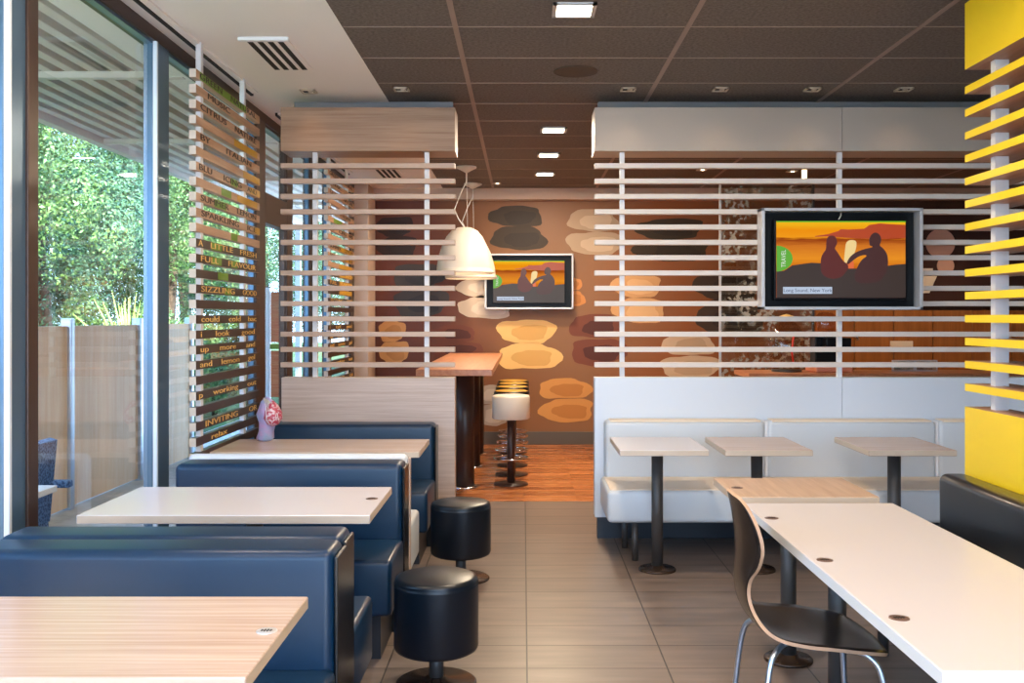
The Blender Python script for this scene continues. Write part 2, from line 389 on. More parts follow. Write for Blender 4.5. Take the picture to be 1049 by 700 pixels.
motif('red brown pair of printed shapes behind the left end of the white slats', 584, 640, 322, 374, ((120, 62, 42), (84, 38, 28)), 8)
motif('blue black pair of printed shapes behind the wooden slats', 402, 458, 270, 324, ((62, 56, 56), (48, 46, 50)), 9)
motif('tan pair of printed shapes behind the lower wooden slats', 388, 418, 329, 372, ((206, 150, 92), (188, 132, 76)), 10)
motif('black pair of printed shapes high behind the wooden slats at the far left', 386, 426, 222, 264, ((48, 26, 20), (38, 22, 18)), 11)
motif('olive black pair of printed shapes behind the upper white slats', 651, 724, 224, 268, ((62, 46, 24), (52, 38, 20)), 12)
motif('pale orange pair of printed shapes behind the white slats left post', 628, 680, 281, 331, ((220, 166, 112), (232, 184, 132)), 13)
motif('dark brown pair of printed shapes behind the slats left of the big television', 712, 780, 278, 342, ((70, 50, 36), (56, 40, 30)), 14)
motif('pinkish cream pair of printed shapes behind the lowest white slats', 677, 736, 342, 388, ((212, 182, 150), (196, 164, 132)), 15)
motif('grey pair of printed shapes beside the foot of the bar stools', 487, 520, 394, 436, ((176, 158, 142), (196, 180, 164)), 16)

# ------------------------------------------------------------------ back right: service side
struct('wall_back_right', MB().box(3.42, XR, YB-.02, YB+.12, 0, H), 'darkwall')
wp = thing('wall_panelling', 'orange brown vertical grain timber panelling behind the service counter', 'wall panel', (3.45, 11.4, .0))
wm = wood('timber_panel', s2l(150, 88, 34), s2l(178, 108, 46), 'z', .4)
for i in range(6):
    obj('panel_board', MB().box(3.42+i*.46, 3.87+i*.46, 11.42, 11.47, .0, 1.58, .003), wm, wp, True)
fl = thing('floor_cabinet', 'low dark service counter with pale worktop behind the white half wall', 'counter', (3.1, 8.6, 0))
obj('cabinet_body', MB().box(1.95, 5.9, 8.35, 8.85, 0, .98, .004), 'brown_col', fl, True)
obj('worktop', MB().box(1.92, 5.95, 8.3, 8.9, .98, 1.02, .004), 'highwood', fl, True)
for i in range(6): obj('door', MB().box(1.98+i*.63, 2.58+i*.63, 8.33, 8.35, .1, .95, .002), 'brown_col', fl, True)
# etched glass screen
eg = glass_mat('etched_glass', (.86, .88, .84)); n = eg.node_tree.nodes; l = eg.node_tree.links
outn = [x for x in n if x.type == 'OUTPUT_MATERIAL'][0]; src = outn.inputs[0].links[0].from_socket
tcn = n.new('ShaderNodeTexCoord'); vo = n.new('ShaderNodeTexNoise'); vo.inputs['Scale'].default_value = 22; vo.inputs['Detail'].default_value = 2
n2 = n.new('ShaderNodeTexNoise'); n2.inputs['Scale'].default_value = 2.2
r1 = n.new('ShaderNodeMapRange'); r1.inputs['From Min'].default_value = .52; r1.inputs['From Max'].default_value = .56
r2 = n.new('ShaderNodeMapRange'); r2.inputs['From Min'].default_value = .48; r2.inputs['From Max'].default_value = .56; r2.inputs['To Max'].default_value = .5
mu = n.new('ShaderNodeMath'); mu.operation = 'MULTIPLY'; df = n.new('ShaderNodeBsdfDiffuse'); df.inputs[0].default_value = (.7, .66, .58, 1); mm = n.new('ShaderNodeMixShader')
l.new(tcn.outputs['Object'], vo.inputs['Vector']); l.new(tcn.outputs['Object'], n2.inputs['Vector']); l.new(vo.outputs['Fac'], r1.inputs[0]); l.new(n2.outputs['Fac'], r2.inputs[0])
l.new(r1.outputs[0], mu.inputs[0]); l.new(r2.outputs[0], mu.inputs[1]); l.new(mu.outputs[0], mm.inputs[0]); l.new(src, mm.inputs[1]); l.new(df.outputs[0], mm.inputs[2]); l.new(mm.outputs[0], outn.inputs[0])
gs = thing('glass_screen', 'tall etched glass screen standing behind the white slats left of the counter', 'glass screen', (2.2, 9.3, 0))
obj('glass_pane', MB().box(1.88, 2.75, 9.29, 9.302, .06, 2.75), eg, gs, True)
obj('edge_post', MB().box(1.865, 1.885, 9.28, 9.31, 0, 2.8, .002), 'silver', gs, True)
obj('edge_post', MB().box(2.75, 2.77, 9.28, 9.31, 0, 2.8, .002), 'column', gs, True)
obj('base_rail', MB().box(1.885, 2.75, 9.27, 9.32, 0, .06, .002), 'column', gs, True)
# drink dispenser and coffee machine on the counter
dd = thing('drink_dispenser', 'clear glass drink dispenser with a red tap stripe on the service counter', 'dispenser', (2.32, 8.6, 1.02))
obj('glass_jar', MB().lathe([(0, .02), (.12, .02), (.15, .08), (.155, .3), (.11, .4), (.06, .44), (.06, .46), (0, .46)], n=32), glass_mat('jar_glass', (.9, .8, .7)), dd)
obj('lid', MB().lathe([(0, .46), (.08, .46), (.085, .48), (.03, .5), (.0, .51)], n=32), 'gold', dd)
obj('tap_stripe', MB().tube([(0.02, -.156, .06), (.0, -.17, .18), (.02, -.165, .34)], .008), mat('red_plastic', s2l(214, 40, 26), .4), dd)
obj('foot', MB().cyl((0, 0, 0), .13, .02, bev=.004), 'column', dd)
cm = thing('coffee_machine', 'black coffee machine with round glass globe and pink tray on the counter', 'coffee machine', (2.64, 8.6, 1.02))
obj('machine_body', MB().box(-.08, .16, -.04, .12, .05, .34, .01).box(-.02, .2, -.16, -.04, .2, .3, .01), 'tvblack', cm)
obj('tray', MB().box(-.12, .2, -.2, .13, 0, .05, .012), mat('pink_plastic', s2l(214, 140, 110), .4), cm)
obj('glass_globe', MB().lathe([(0, 0), (.06, .01), (.1, .06), (.115, .12), (.1, .18), (.05, .22), (0, .225)], (-.0, -.08, .3), n=28), glass_mat('globe_glass', (.9, .75, .65)), cm)
obj('spout', MB().tube([(.15, -.1, .33), (.24, -.12, .34), (.27, -.12, .28)], .014), 'chrome', cm)
pb = thing('picture_block', 'small cream notice plate fixed on the orange brown panelling', 'sign', (4.42, 11.39, 1.2))
obj('plate', MB().box(-.13, .13, 0, .03, -.06, .02, .004), 'creamtop', pb)
for i, (x, c, lab) in enumerate([(3.36, (92, 104, 96), 'small grey green framed picture standing on the counter, left of the brown one'), (3.56, (120, 80, 60), 'small brown framed picture standing on the counter, right of the grey green one')]):
    t = thing('small_picture', lab, 'picture', (x, 8.62, 1.02), 'small pictures on the counter')
    obj('frame', MB().box(-.1, .1, 0, .02, 0, .1, .003), 'silver', t)
    obj('picture', MB().box(-.085, .085, -.003, 0, .012, .088), vary(mat('picture_print', s2l(*c), .5), s2l(*c), s2l(200, 180, 150), nscale=14), t)
# dark wall sign with round cake pictures
mbd = thing('menu_board', 'dark brown wall board with round pink cake pictures right of the big television', 'sign', (4.0, 11.3, 1.75))
obj('board', MB().box(3.5, 6.2, 11.4, 11.47, 1.62, 2.75, .004), mat('board_brown', s2l(66, 34, 24), .5), mbd, True)
pk = mat('cake_pink', s2l(222, 170, 146), .5)
for (x, z, r_) in ((4.83-.02-.0, 2.34, .2),): pass
for (cx, cz, rr) in ((4.87, 2.36, .17), (4.93, 2.10, .10)):
    obj('round_picture', MB().prism([(cx+rr*math.cos(a*PI/16), cz+rr*math.sin(a*PI/16)) for a in range(32)], 'y', 11.39, 11.4), pk, mbd, True)
obj('cone_picture', MB().prism([(4.62, 1.98), (4.83, 1.98), (4.74, 1.78), (4.66, 1.78)], 'y', 11.39, 11.4), 'creamtop', mbd, True)
obj('bar_picture', MB().box(4.6, 4.78, 11.39, 11.4, 2.04, 2.07), 'creamtop', mbd, True)
# small lamp near the ceiling behind the slats
ol = thing('hanging_lamp', 'small glowing cylinder lamp hanging behind the upper white slats', 'lamp', (2.75, 9.55, 2.86))
obj('shade', MB().cyl((0, 0, 0), .025, .08), mat('amber_glow', (1, .8, .5), .5, emit=(1, .7, .35), es=3), ol)
obj('rod', MB().cyl((0, 0, .08), .006, .06, n=10), 'column', ol)

# ------------------------------------------------------------------ slatted partitions
def zslats(n=14, z0=1.178, dz=.1033): return [z0+i*dz for i in range(n)]
def part_screen(name, label, x0, x1, posts, face, under, panel_x, seam=None):
    t = thing(name, label, 'partition', ((x0+x1)/2, 6.58, 0), 'slatted room partitions')
    p = MB(); xs = [panel_x[0]]+(seam or [])+[panel_x[1]]
    for a, b in zip(xs, xs[1:]): p.box(a+.001 if a != xs[0] else a, b-.001 if b != xs[-1] else b, 6.58, 6.7, .15, 1.092, .002)
    obj('half_wall', p, ['wpanel' if face == 'wpaint' else face], t, True)
    obj('plinth', MB().box(panel_x[0]+.02, panel_x[1], 6.62, 6.68, 0, .15), 'plinth', t, True)
    p = MB(); xs = [x0]+(seam or [])+[x1]
    for a, b in zip(xs, xs[1:]): p.box(a, b-.002 if b != xs[-1] else b, 6.58, 6.86, 2.62, 2.915, .002)
    obj('header_beam', p, [under if under else 'wbeam'], t, True)
    obj('ceiling_rail', MB().box(x0+.04, x1-.03 if x1 < 2 else x1, 6.8, 6.86, 2.915, 3.0), 'rail', t, True)
    for z in zslats():
        obj('slat', MB().box(x0+.0, x1, 6.575, 6.63, z-.0165, z+.0165, .002), face if face == 'wpaint' else 'warmslat', t, True)
    for x in posts: obj('post', MB().box(x-.016, x+.016, 6.632, 6.66, 1.092, 2.62), 'post', t, True)
    return t
M['warmslat'] = wood('oak_slat', s2l(176, 146, 124), s2l(196, 168, 148), 'x', .4)
part_screen('slat_partition', 'pale wood laminate partition with horizontal slats behind the left booths', -1.635, -.46, (-1.415, -.655), 'pinkwood', 'warmwood', (-1.63, -.461))
part_screen('slat_partition', 'long white partition with white horizontal slats and pale bench in front', .482, 6.39, (.672, 2.15, 3.63, 5.1), 'wpaint', None, (.482, 6.39), [2.15, 3.63, 5.1])
# yellow one runs along the right side
ty = thing('slat_partition', 'bright yellow slatted partition at the right edge running towards the camera', 'partition', (2.0, 3.4, 0), 'slatted room partitions')
YF = [((-1, 0, 0), 0)]
obj('half_wall', MB().box(2.0, 2.14, 1.4, 4.42, 0.0, 1.095, mi=1, fmi=[((-1, 0, 0), 0), ((0, 1, 0), 0)]), ['yellow', 'underwood'], ty, True)
obj('header_beam', MB().box(2.0, 2.2, 1.4, 4.42, 2.62, 2.92, mi=1, fmi=[((-1, 0, 0), 0)]), ['yellow', 'underwood'], ty, True)
for z in zslats(14, 1.183, .1033):
    obj('slat', MB().box(2.0, 2.2, 1.4, 4.42, z-.0165, z+.0165, mi=1, fmi=[((-1, 0, 0), 0)]), ['yellow', 'underwood'], ty, True)
for y in (4.27, 2.9, 1.6): obj('post', MB().box(2.05, 2.11, y-.03, y+.01, 1.09, 2.62), 'post', ty, True)
obj('ceiling_rail', MB().box(2.04, 2.16, 1.5, 4.36, 2.92, 3.0), 'silver', ty, True)

# ------------------------------------------------------------------ lettered screens by the window
rows = {25: 'GREEN NATURAL', 24: 'MUSIC', 23: 'CITRUS NATURE', 22: '', 21: 'BY ITALIAN', 19: 'BLU  ICING AND', 17: 'SUMMER LEMON', 16: 'SPARKLING ICE', 14: 'A LITTLE FRESH', 13: 'FULL FLAVOUR', 11: 'SIZZLING GOOD', 9: 'could cold bac', 8: 'i look good', 7: 'up more and', 6: 'and lemon gel', 4: 'p working out', 2: 'INVITING OR', 1: 'relax'}
def letter_screen(y0, y1, label, patches):
    X0, X1 = -1.787, -1.75
    t = thing('lettered_slat_screen', label, 'screen', (-1.77, (y0+y1)/2, .7), 'lettered slat screens hanging at the windows')
    z = .745; dz = .0825
    for i in range(26):
        zc = z+i*dz; dark = zc < 1.92  # lower slats have dark brown faces, upper ones tan
        s = obj('slat', MB().box(X0, X1, y0, y1, zc-.023, zc+.023, mi=0, fmi=[((0, -1, 0), 2), ((0, 0, -1), 1)]), ['slatdark' if dark else 'slattan', 'slattan', 'slatend'], t, True)
        if rows.get(i):
            words_ = rows[i].split(); nch = len(rows[i]); step = (y1-y0)*.93/max(nch, 8); c0 = 0
            for wd_ in words_:
                wl = len(wd_)*step; c0 = rows[i].index(wd_, c0 if c0 == 0 else c0); yc = y0+.03+c0*step+wl/2; c0 += len(wd_)
                o = text_mesh('lettering', wd_, .046, 'gold' if dark else 'letterdark', s, (X1+.002, yc, zc), (PI/2, 0, PI/2), .001, world=True)
                xs_ = [v.co.x for v in o.data.vertices]; k_ = min(wl*.86/(max(xs_)-min(xs_))  , 3.2); o.data.transform(Matrix.Diagonal((k_, 1, 1, 1)))
        for (k, a, b, c) in patches:
            if k == i: obj('colour_patch', MB().box(X1, X1+.0015, y0+a*(y1-y0), y0+b*(y1-y0), zc-.021, zc+.021), c, s, True)
    for yy in (y0+.11, y1-.33): obj('post', MB().box(X0+.006, X1-.004, yy-.022, yy+.022, .70, 3.0), 'post', t, True)
    obj('hanging_rail', MB().box(X0-.03, X0-.012, y0-1.6, y1+.03, 2.975, 2.997), 'dark', t, True)
    obj('hanging_rail', MB().box(X0-.012, X1-.01, y0-1.6, y1+.0, 2.985, 2.997), 'ceil_white', t, True)
P = [(25, .05, .75, 'green'), (22, .55, .95, 'amber'), (19, .5, .6, 'green'), (19, .82, 1, 'amber'), (20, .7, 1, 'amber'), (18, .35, .5, 'green'), (17, .25, .42, 'green'), (18, .6, .95, 'amber'), (16, .9, 1, 'amber'), (15, .5, .6, 'green'), (14, .2, .35, 'green'), (13, .5, .6, 'green'), (13, .2, .35, 'green'), (12, .3, .45, 'green'), (11, .4, .5, 'green')]
letter_screen(5.22, 6.48, 'nearer tan and dark slat screen with cut lettering in front of the window', P)
letter_screen(8.75, 10.1, 'farther lettered slat screen at the window, seen through the wooden partition slats', [(k, .4, .9, 'amber') for k in (12, 13, 14, 15, 16, 17)]+[(20, .2, .5, 'green')])

# ------------------------------------------------------------------ booths
def booth(label, x0, x1, yf, yb, facing, back='navy', seatd=.42, zt=.8, ybase=None, bt=None):
    """yf: face of the backrest, yb: its rear; facing -1 sits towards the camera"""
    t = thing('booth_bench', label, 'bench', ((x0+x1)/2, (yf+yb)/2, 0), 'upholstered booth benches on the left')
    a, b = min(yf, yb), max(yf, yb)
    obj('backrest', MB().box(x0, x1-.012, a, b, .30, zt, .03, 5), back, t, True)
    s0, s1 = (yf-seatd, yf+.01) if facing < 0 else (yf-.01, yf+seatd)
    obj('seat', MB().box(x0, x1-.004, s0, s1, .2, .445, .022, 4), back, t, True)
    obj('end_trim', MB().box(x1-.012, x1, a+.012, b-.012, .0, zt-.02, .006), 'black' if back == 'navy' else 'pinkwood', t, True)
    obj('plinth', MB().box(x0+.02, x1-.06, s0+(.06 if facing < 0 else 0), s1-(.06 if facing > 0 else 0), 0, .2), 'plinth', t, True)
    obj('back_base', MB().box(x0, x1-.012, a+.01, b-.01, 0, .30), 'black', t, True)
    return t
booth('navy vinyl booth bench facing the camera behind the nearest wood table', -1.68, -.557, 2.92, 3.10, -1)
booth('navy vinyl booth bench backing onto the nearest one, facing the first white table', -1.68, -.567, 3.29, 3.11, 1)
booth('navy vinyl booth bench behind the white table with a pale panel at its rear', -1.66, -.565, 4.64, 4.84, -1)
booth('farthest navy vinyl booth bench set against the wooden slatted partition', -1.65, -.57, 6.36, 6.565, -1, seatd=.5)
t = booth('cream booth bench facing the wooden partition, with pale wood back panel', -1.68, -.567, 4.95, 4.88, 1, 'cream', .42, .812)
for c in t.children:
    if c.name.startswith('seat'): c.data.materials[0] = M['cream']

# right black booth along the yellow panel
t = thing('booth_bench', 'black vinyl booth bench along the yellow partition beside the long white table', 'bench', (1.8, 3.0, 0))
obj('backrest', MB().box(1.865, 1.995, 1.4, 4.40, .46, .80, .035, 5), 'black', t, True)
obj('seat', MB().box(1.50, 1.90, 1.4, 4.38, .34, .45, .03, 4), 'black', t, True)
for (x, y) in ((1.6, 4.34), (1.6, 3.2), (1.6, 2.0)): obj('leg', MB().cyl((x, y, 0), .024, .345, n=20), 'column', t, True)
obj('back_support', MB().box(1.93, 1.99, 1.5, 4.3, 0, .46), 'plinth', t, True)

# white bench under the white partition
t = thing('bench', 'long white upholstered bench with three back cushions along the white partition', 'bench', (2.6, 6.3, 0))
obj('seat', MB().box(.512, 4.6, 5.93, 6.5, .245, .445, .03, 5, mi=0), 'cream', t, True)
obj('seat_pad', MB().box(.53, 4.58, 5.95, 6.42, .44, .45, .004), 'creamtop', t, True)
for a, b in ((.54, 1.595), (1.61, 2.72), (2.735, 3.85), (3.865, 4.6)):
    obj('back_cushion', MB().box(a, b, 6.42, 6.575, .42, .815, .03, 5), 'cream', t, True)
    obj('cushion_piping', MB().box(a+.03, b-.03, 6.425, 6.56, .808, .82, .004), 'creamtop', t, True)
for x in (1.6025, 2.7275, 3.8575): obj('seam_strip', MB().box(x-.009, x+.009, 6.43, 6.57, .45, .81, .002), 'white', t, True)
for x in (.69, 1.9, 3.1, 4.3):
    obj('leg', MB().cyl((x, 6.02, 0), .02, .25, n=20), 'column', t, True)
    obj('leg', MB().cyl((x-.03, 6.35, 0), .02, .25, n=20), 'column', t, True)

# ------------------------------------------------------------------ tables
def table(name, label, x0, x1, y0, y1, top, cols, grom=(), group=None, r=.034, rb=.11, th=.033, edge='edge', basem='bronze', z=.75, gmat='grom'):
    t = thing(name, label, 'table', ((x0+x1)/2, (y0+y1)/2, 0), group)
    obj('table_top', MB().box(x0, x1, y0, y1, z-th, z, .0025, 1, mi=0, fmi=[((0, -1, 0), 1), ((1, 0, 0), 1), ((-1, 0, 0), 1), ((0, 1, 0), 1)]), [top, edge], t, True)
    for (x, y) in cols:
        obj('column', MB().cyl((x, y, .012), r, z-th-.012, n=32), 'column', t, True)
        obj('base_plate', MB().lathe([(0, 0), (rb, 0), (rb, .008), (rb-.006, .014), (r+.012, .018), (r+.008, .03), (0, .03)], (x, y, 0), 40), basem, t, True)
    for (x, y) in grom:
        gm = obj('grommet', MB().lathe([(0, z-.002), (.025, z-.002), (.025, z+.0015), (.0235, z+.002), (0, z+.002)], (x, y, 0), 32), gmat, t, True)
        k = MB()
        for a in range(4): k.box(x-.013+a*.007, x-.010+a*.007, y-.010+abs(a-1.5)*.003, y+.010-abs(a-1.5)*.003, z+.002, z+.0028)
        k.box(x-.014, x+.014, y-.0015, y+.0015, z+.002, z+.0028)
        obj('grommet_mark', k, 'dark', gm, True)
    return t

G1 = 'booth tables along the window'
table('dining_table', 'nearest pale wood booth table at the lower left', -1.69, -.577, 2.03, 2.62, 'table', [(-1.15, 2.33)], [(-.612, 2.33)], G1, gmat='silver')
table('dining_table', 'white booth table between the two navy booths on the left', -1.69, -.58, 3.69, 4.31, 'ttop', [(-1.1, 4.0)], [(-.625, 4.03)], G1)
table('dining_table', 'farthest wood booth table on the left, below the wooden slatted partition', -1.745, -.577, 5.43, 6.0, 'table', [(-1.1, 5.72)], [], G1)
G2 = 'small pedestal tables at the white bench'
table('bistro_table', 'small white topped pedestal table at the left end of the white bench', .543, 1.045, 5.49, 6.1, 'ttop', [(.795, 5.79)], [], G2)
table('bistro_table', 'small wood topped pedestal table second from left at the white bench', 1.136, 1.63, 5.49, 6.1, 'table', [(1.385, 5.79)], [], G2)
table('bistro_table', 'small wood topped pedestal table nearest the yellow partition at the white bench', 1.943, 2.44, 5.49, 6.1, 'table', [(2.2, 5.79)], [], G2, r=.038)
table('dining_table', 'square wood topped table just beyond the long white table', .885, 1.485, 4.065, 4.545, 'ywood', [(1.16, 4.27)], [(.94, 4.29)], rb=.105)
table('dining_table', 'long white table in the right foreground with the plywood chair', .887, 1.49, 2.066, 3.935, 'ttop', [(1.19, 3.7), (1.19, 2.4)], [(.926, 3.64), (.93, 3.01), (.936, 2.43)], th=.035, edge='tedge')
M_t = None

# ------------------------------------------------------------------ drum stools
def drum(label, x, y):
    t = thing('drum_stool', label, 'stool', (x, y, 0), 'black drum stools in the aisle')
    obj('seat', MB().lathe([(0, .14), (.155, .14), (.168, .147), (.173, .16), (.173, .408), (.1735, .412), (.169, .416), (.171, .422), (.166, .436), (.15, .442), (0, .445)], n=56), 'stoolv', t)
    obj('column', MB().cyl((0, 0, .012), .03, .13, n=28), 'column', t)
    obj('base_plate', MB().lathe([(0, 0), (.165, 0), (.165, .006), (.155, .012), (.05, .02), (.04, .03), (0, .03)], n=48), 'bronze', t)
    return t
d0 = drum('nearer black drum stool in the aisle beside the white booth table', -.356, 4.0)
dup(d0, (-.358, 5.6, 0), 'farther black drum stool in the aisle beside the farthest booth table')

# ------------------------------------------------------------------ plywood chair
def chair():
    t = thing('chair', 'dark plywood shell chair with steel legs pushed to the long white table', 'chair', (.93, 3.27, 0))
    prof = [(-.235, .915, .045, .0), (-.229, .905, .10, .006), (-.222, .875, .15, .016), (-.212, .82, .185, .026), (-.203, .76, .195, .028), (-.200, .70, .165, .02), (-.202, .65, .115, .008), (-.202, .60, .10, .004), (-.196, .555, .115, .006), (-.182, .515, .15, .01), (-.155, .485, .185, .012), (-.11, .468, .212, .012), (-.04, .460, .228, .010), (.04, .457, .232, .006), (.11, .454, .228, .0), (.18, .447, .212, -.004), (.225, .436, .18, -.006), (.245, .424, .12, -.008)]
    # resample
    N = 3; pr = []
    for i in range(len(prof)-1):
        p0 = prof[max(i-1, 0)]; p1 = prof[i]; p2 = prof[i+1]; p3 = prof[min(i+2, len(prof)-1)]
        for k in range(N):
            u = k/N
            pr.append(tuple(.5*((2*p1[j])+(-p0[j]+p2[j])*u+(2*p0[j]-5*p1[j]+4*p2[j]-p3[j])*u*u+(-p0[j]+3*p1[j]-3*p2[j]+p3[j])*u**3) for j in range(4)))
    pr.append(prof[-1])
    bm = MB(); b = bm.bm; W = 14; th = .011
    F, B = [], []
    for i, (x, z, hw, cup) in enumerate(pr):
        a = pr[max(i-1, 0)]; c = pr[min(i+1, len(pr)-1)]
        tx, tz = c[0]-a[0], c[1]-a[1]; ln = math.hypot(tx, tz); nx, nz = -tz/ln, tx/ln   # towards sitter
        if nx < 0 and i < len(pr)*.5: nx, nz = -nx, -nz
        if nz < 0 and i >= len(pr)*.5: nx, nz = -nx, -nz
        fr_, bk = [], []
        for j in range(W+1):
            s_ = -1+2*j/W; y = s_*hw; e = cup*s_*s_
            fr_.append(b.verts.new((x+nx*(e+th/2), y, z+nz*(e+th/2)))); bk.append(b.verts.new((x+nx*(e-th/2), y, z+nz*(e-th/2))))
        F.append(fr_); B.append(bk)
    n_ = len(pr)
    for i in range(n_-1):
        for j in range(W):
            f = b.faces.new((F[i][j], F[i][j+1], F[i+1][j+1], F[i+1][j])); f.smooth = True
            f = b.faces.new((B[i][j], B[i+1][j], B[i+1][j+1], B[i][j+1])); f.smooth = True
        for (j) in (0, W):
            f = b.faces.new((F[i][j], F[i+1][j], B[i+1][j], B[i][j])); f.material_index = 1
    for i in (0, n_-1):
        for j in range(W):
            f = b.faces.new((F[i][j], F[i][j+1], B[i][j+1], B[i][j])); f.material_index = 1
    obj('shell', bm, ['shell', 'shellrim'], t)
    def bez(pts, n=8):
        out = []
        for i in range(len(pts)-1):
            p0 = Vector(pts[max(i-1, 0)]); p1 = Vector(pts[i]); p2 = Vector(pts[i+1]); p3 = Vector(pts[min(i+2, len(pts)-1)])
            for k in range(n):
                u = k/n; out.append(.5*((2*p1)+(-p0+p2)*u+(2*p0-5*p1+4*p2-p3)*u*u+(-p0+3*p1-3*p2+p3)*u**3))
        out.append(Vector(pts[-1])); return out
    for sy in (-1, 1):
        obj('leg', MB().tube(bez([(0.0, sy*.06, .446), (-.08, sy*.12, .448), (-.13, sy*.17, .43), (-.155, sy*.19, .37), (-.175, sy*.205, .2), (-.195, sy*.215, .0)]), .0095), 'steelblue', t)
        obj('leg', MB().tube(bez([(.02, sy*.06, .442), (.11, sy*.14, .438), (.17, sy*.18, .42), (.2, sy*.2, .36), (.215, sy*.21, .2), (.23, sy*.218, .0)]), .0095), 'steelblue', t)
    obj('mount_plate', MB().box(-.06, .08, -.09, .09, .437, .449, .003), 'column', t)
    return t
chair()

# ------------------------------------------------------------------ televisions
scr = bpy.data.materials.new('screen_sunset'); scr.use_nodes = True; n = scr.node_tree.nodes; l = scr.node_tree.links; n.clear()
o_ = n.new('ShaderNodeOutputMaterial'); em = n.new('ShaderNodeEmission'); tcn = n.new('ShaderNodeTexCoord'); sp = n.new('ShaderNodeSeparateXYZ'); cr = n.new('ShaderNodeValToRGB')
nn = n.new('ShaderNodeTexNoise'); nn.inputs['Scale'].default_value = 6; mpn = n.new('ShaderNodeMapping'); mpn.inputs['Scale'].default_value = (1, 1, 8)
l.new(tcn.outputs['Generated'], sp.inputs[0]); l.new(tcn.outputs['Generated'], mpn.inputs[0]); l.new(mpn.outputs[0], nn.inputs['Vector'])
ad = n.new('ShaderNodeMath'); ad.operation = 'MULTIPLY_ADD'; ad.inputs[1].default_value = .08; l.new(nn.outputs['Fac'], ad.inputs[0]); l.new(sp.outputs['Z'], ad.inputs[2])
l.new(ad.outputs[0], cr.inputs[0]); l.new(cr.outputs[0], em.inputs[0]); l.new(em.outputs[0], o_.inputs[0]); em.inputs[1].default_value = .74
e = cr.color_ramp; e.elements[0].position = 0.40; e.elements[0].color = (*s2l(196, 92, 20), 1); e.elements[1].position = 1.0; e.elements[1].color = (*s2l(250, 184, 30), 1)
for p_, c_ in ((.55, (240, 150, 40)), (.72, (214, 120, 40)), (.80, (150, 60, 20)), (.83, (250, 160, 30)), (.92, (246, 150, 20))):
    q = e.elements.new(p_); q.color = (*s2l(*c_), 1)
def em_mat(name, c, s=.68): return mat(name, (0, 0, 0), .4, emit=s2l(*c), es=s)
E = {'rock': em_mat('picture_rock', (62, 46, 38)), 'skin': em_mat('picture_figure', (98, 32, 24)), 'man': em_mat('picture_man', (74, 36, 32)), 'hill': em_mat('picture_hill', (190, 70, 22)), 'glow': em_mat('picture_sun_path', (255, 222, 150)), 'glow2': em_mat('picture_sun_low', (240, 110, 50)), 'green': em_mat('picture_green', (96, 180, 44)), 'cap': em_mat('picture_caption', (196, 210, 232)), 'txt': em_mat('picture_text', (60, 70, 100)), 'wtxt': em_mat('picture_white', (240, 245, 235)), 'lime': em_mat('picture_lime', (110, 190, 30))}
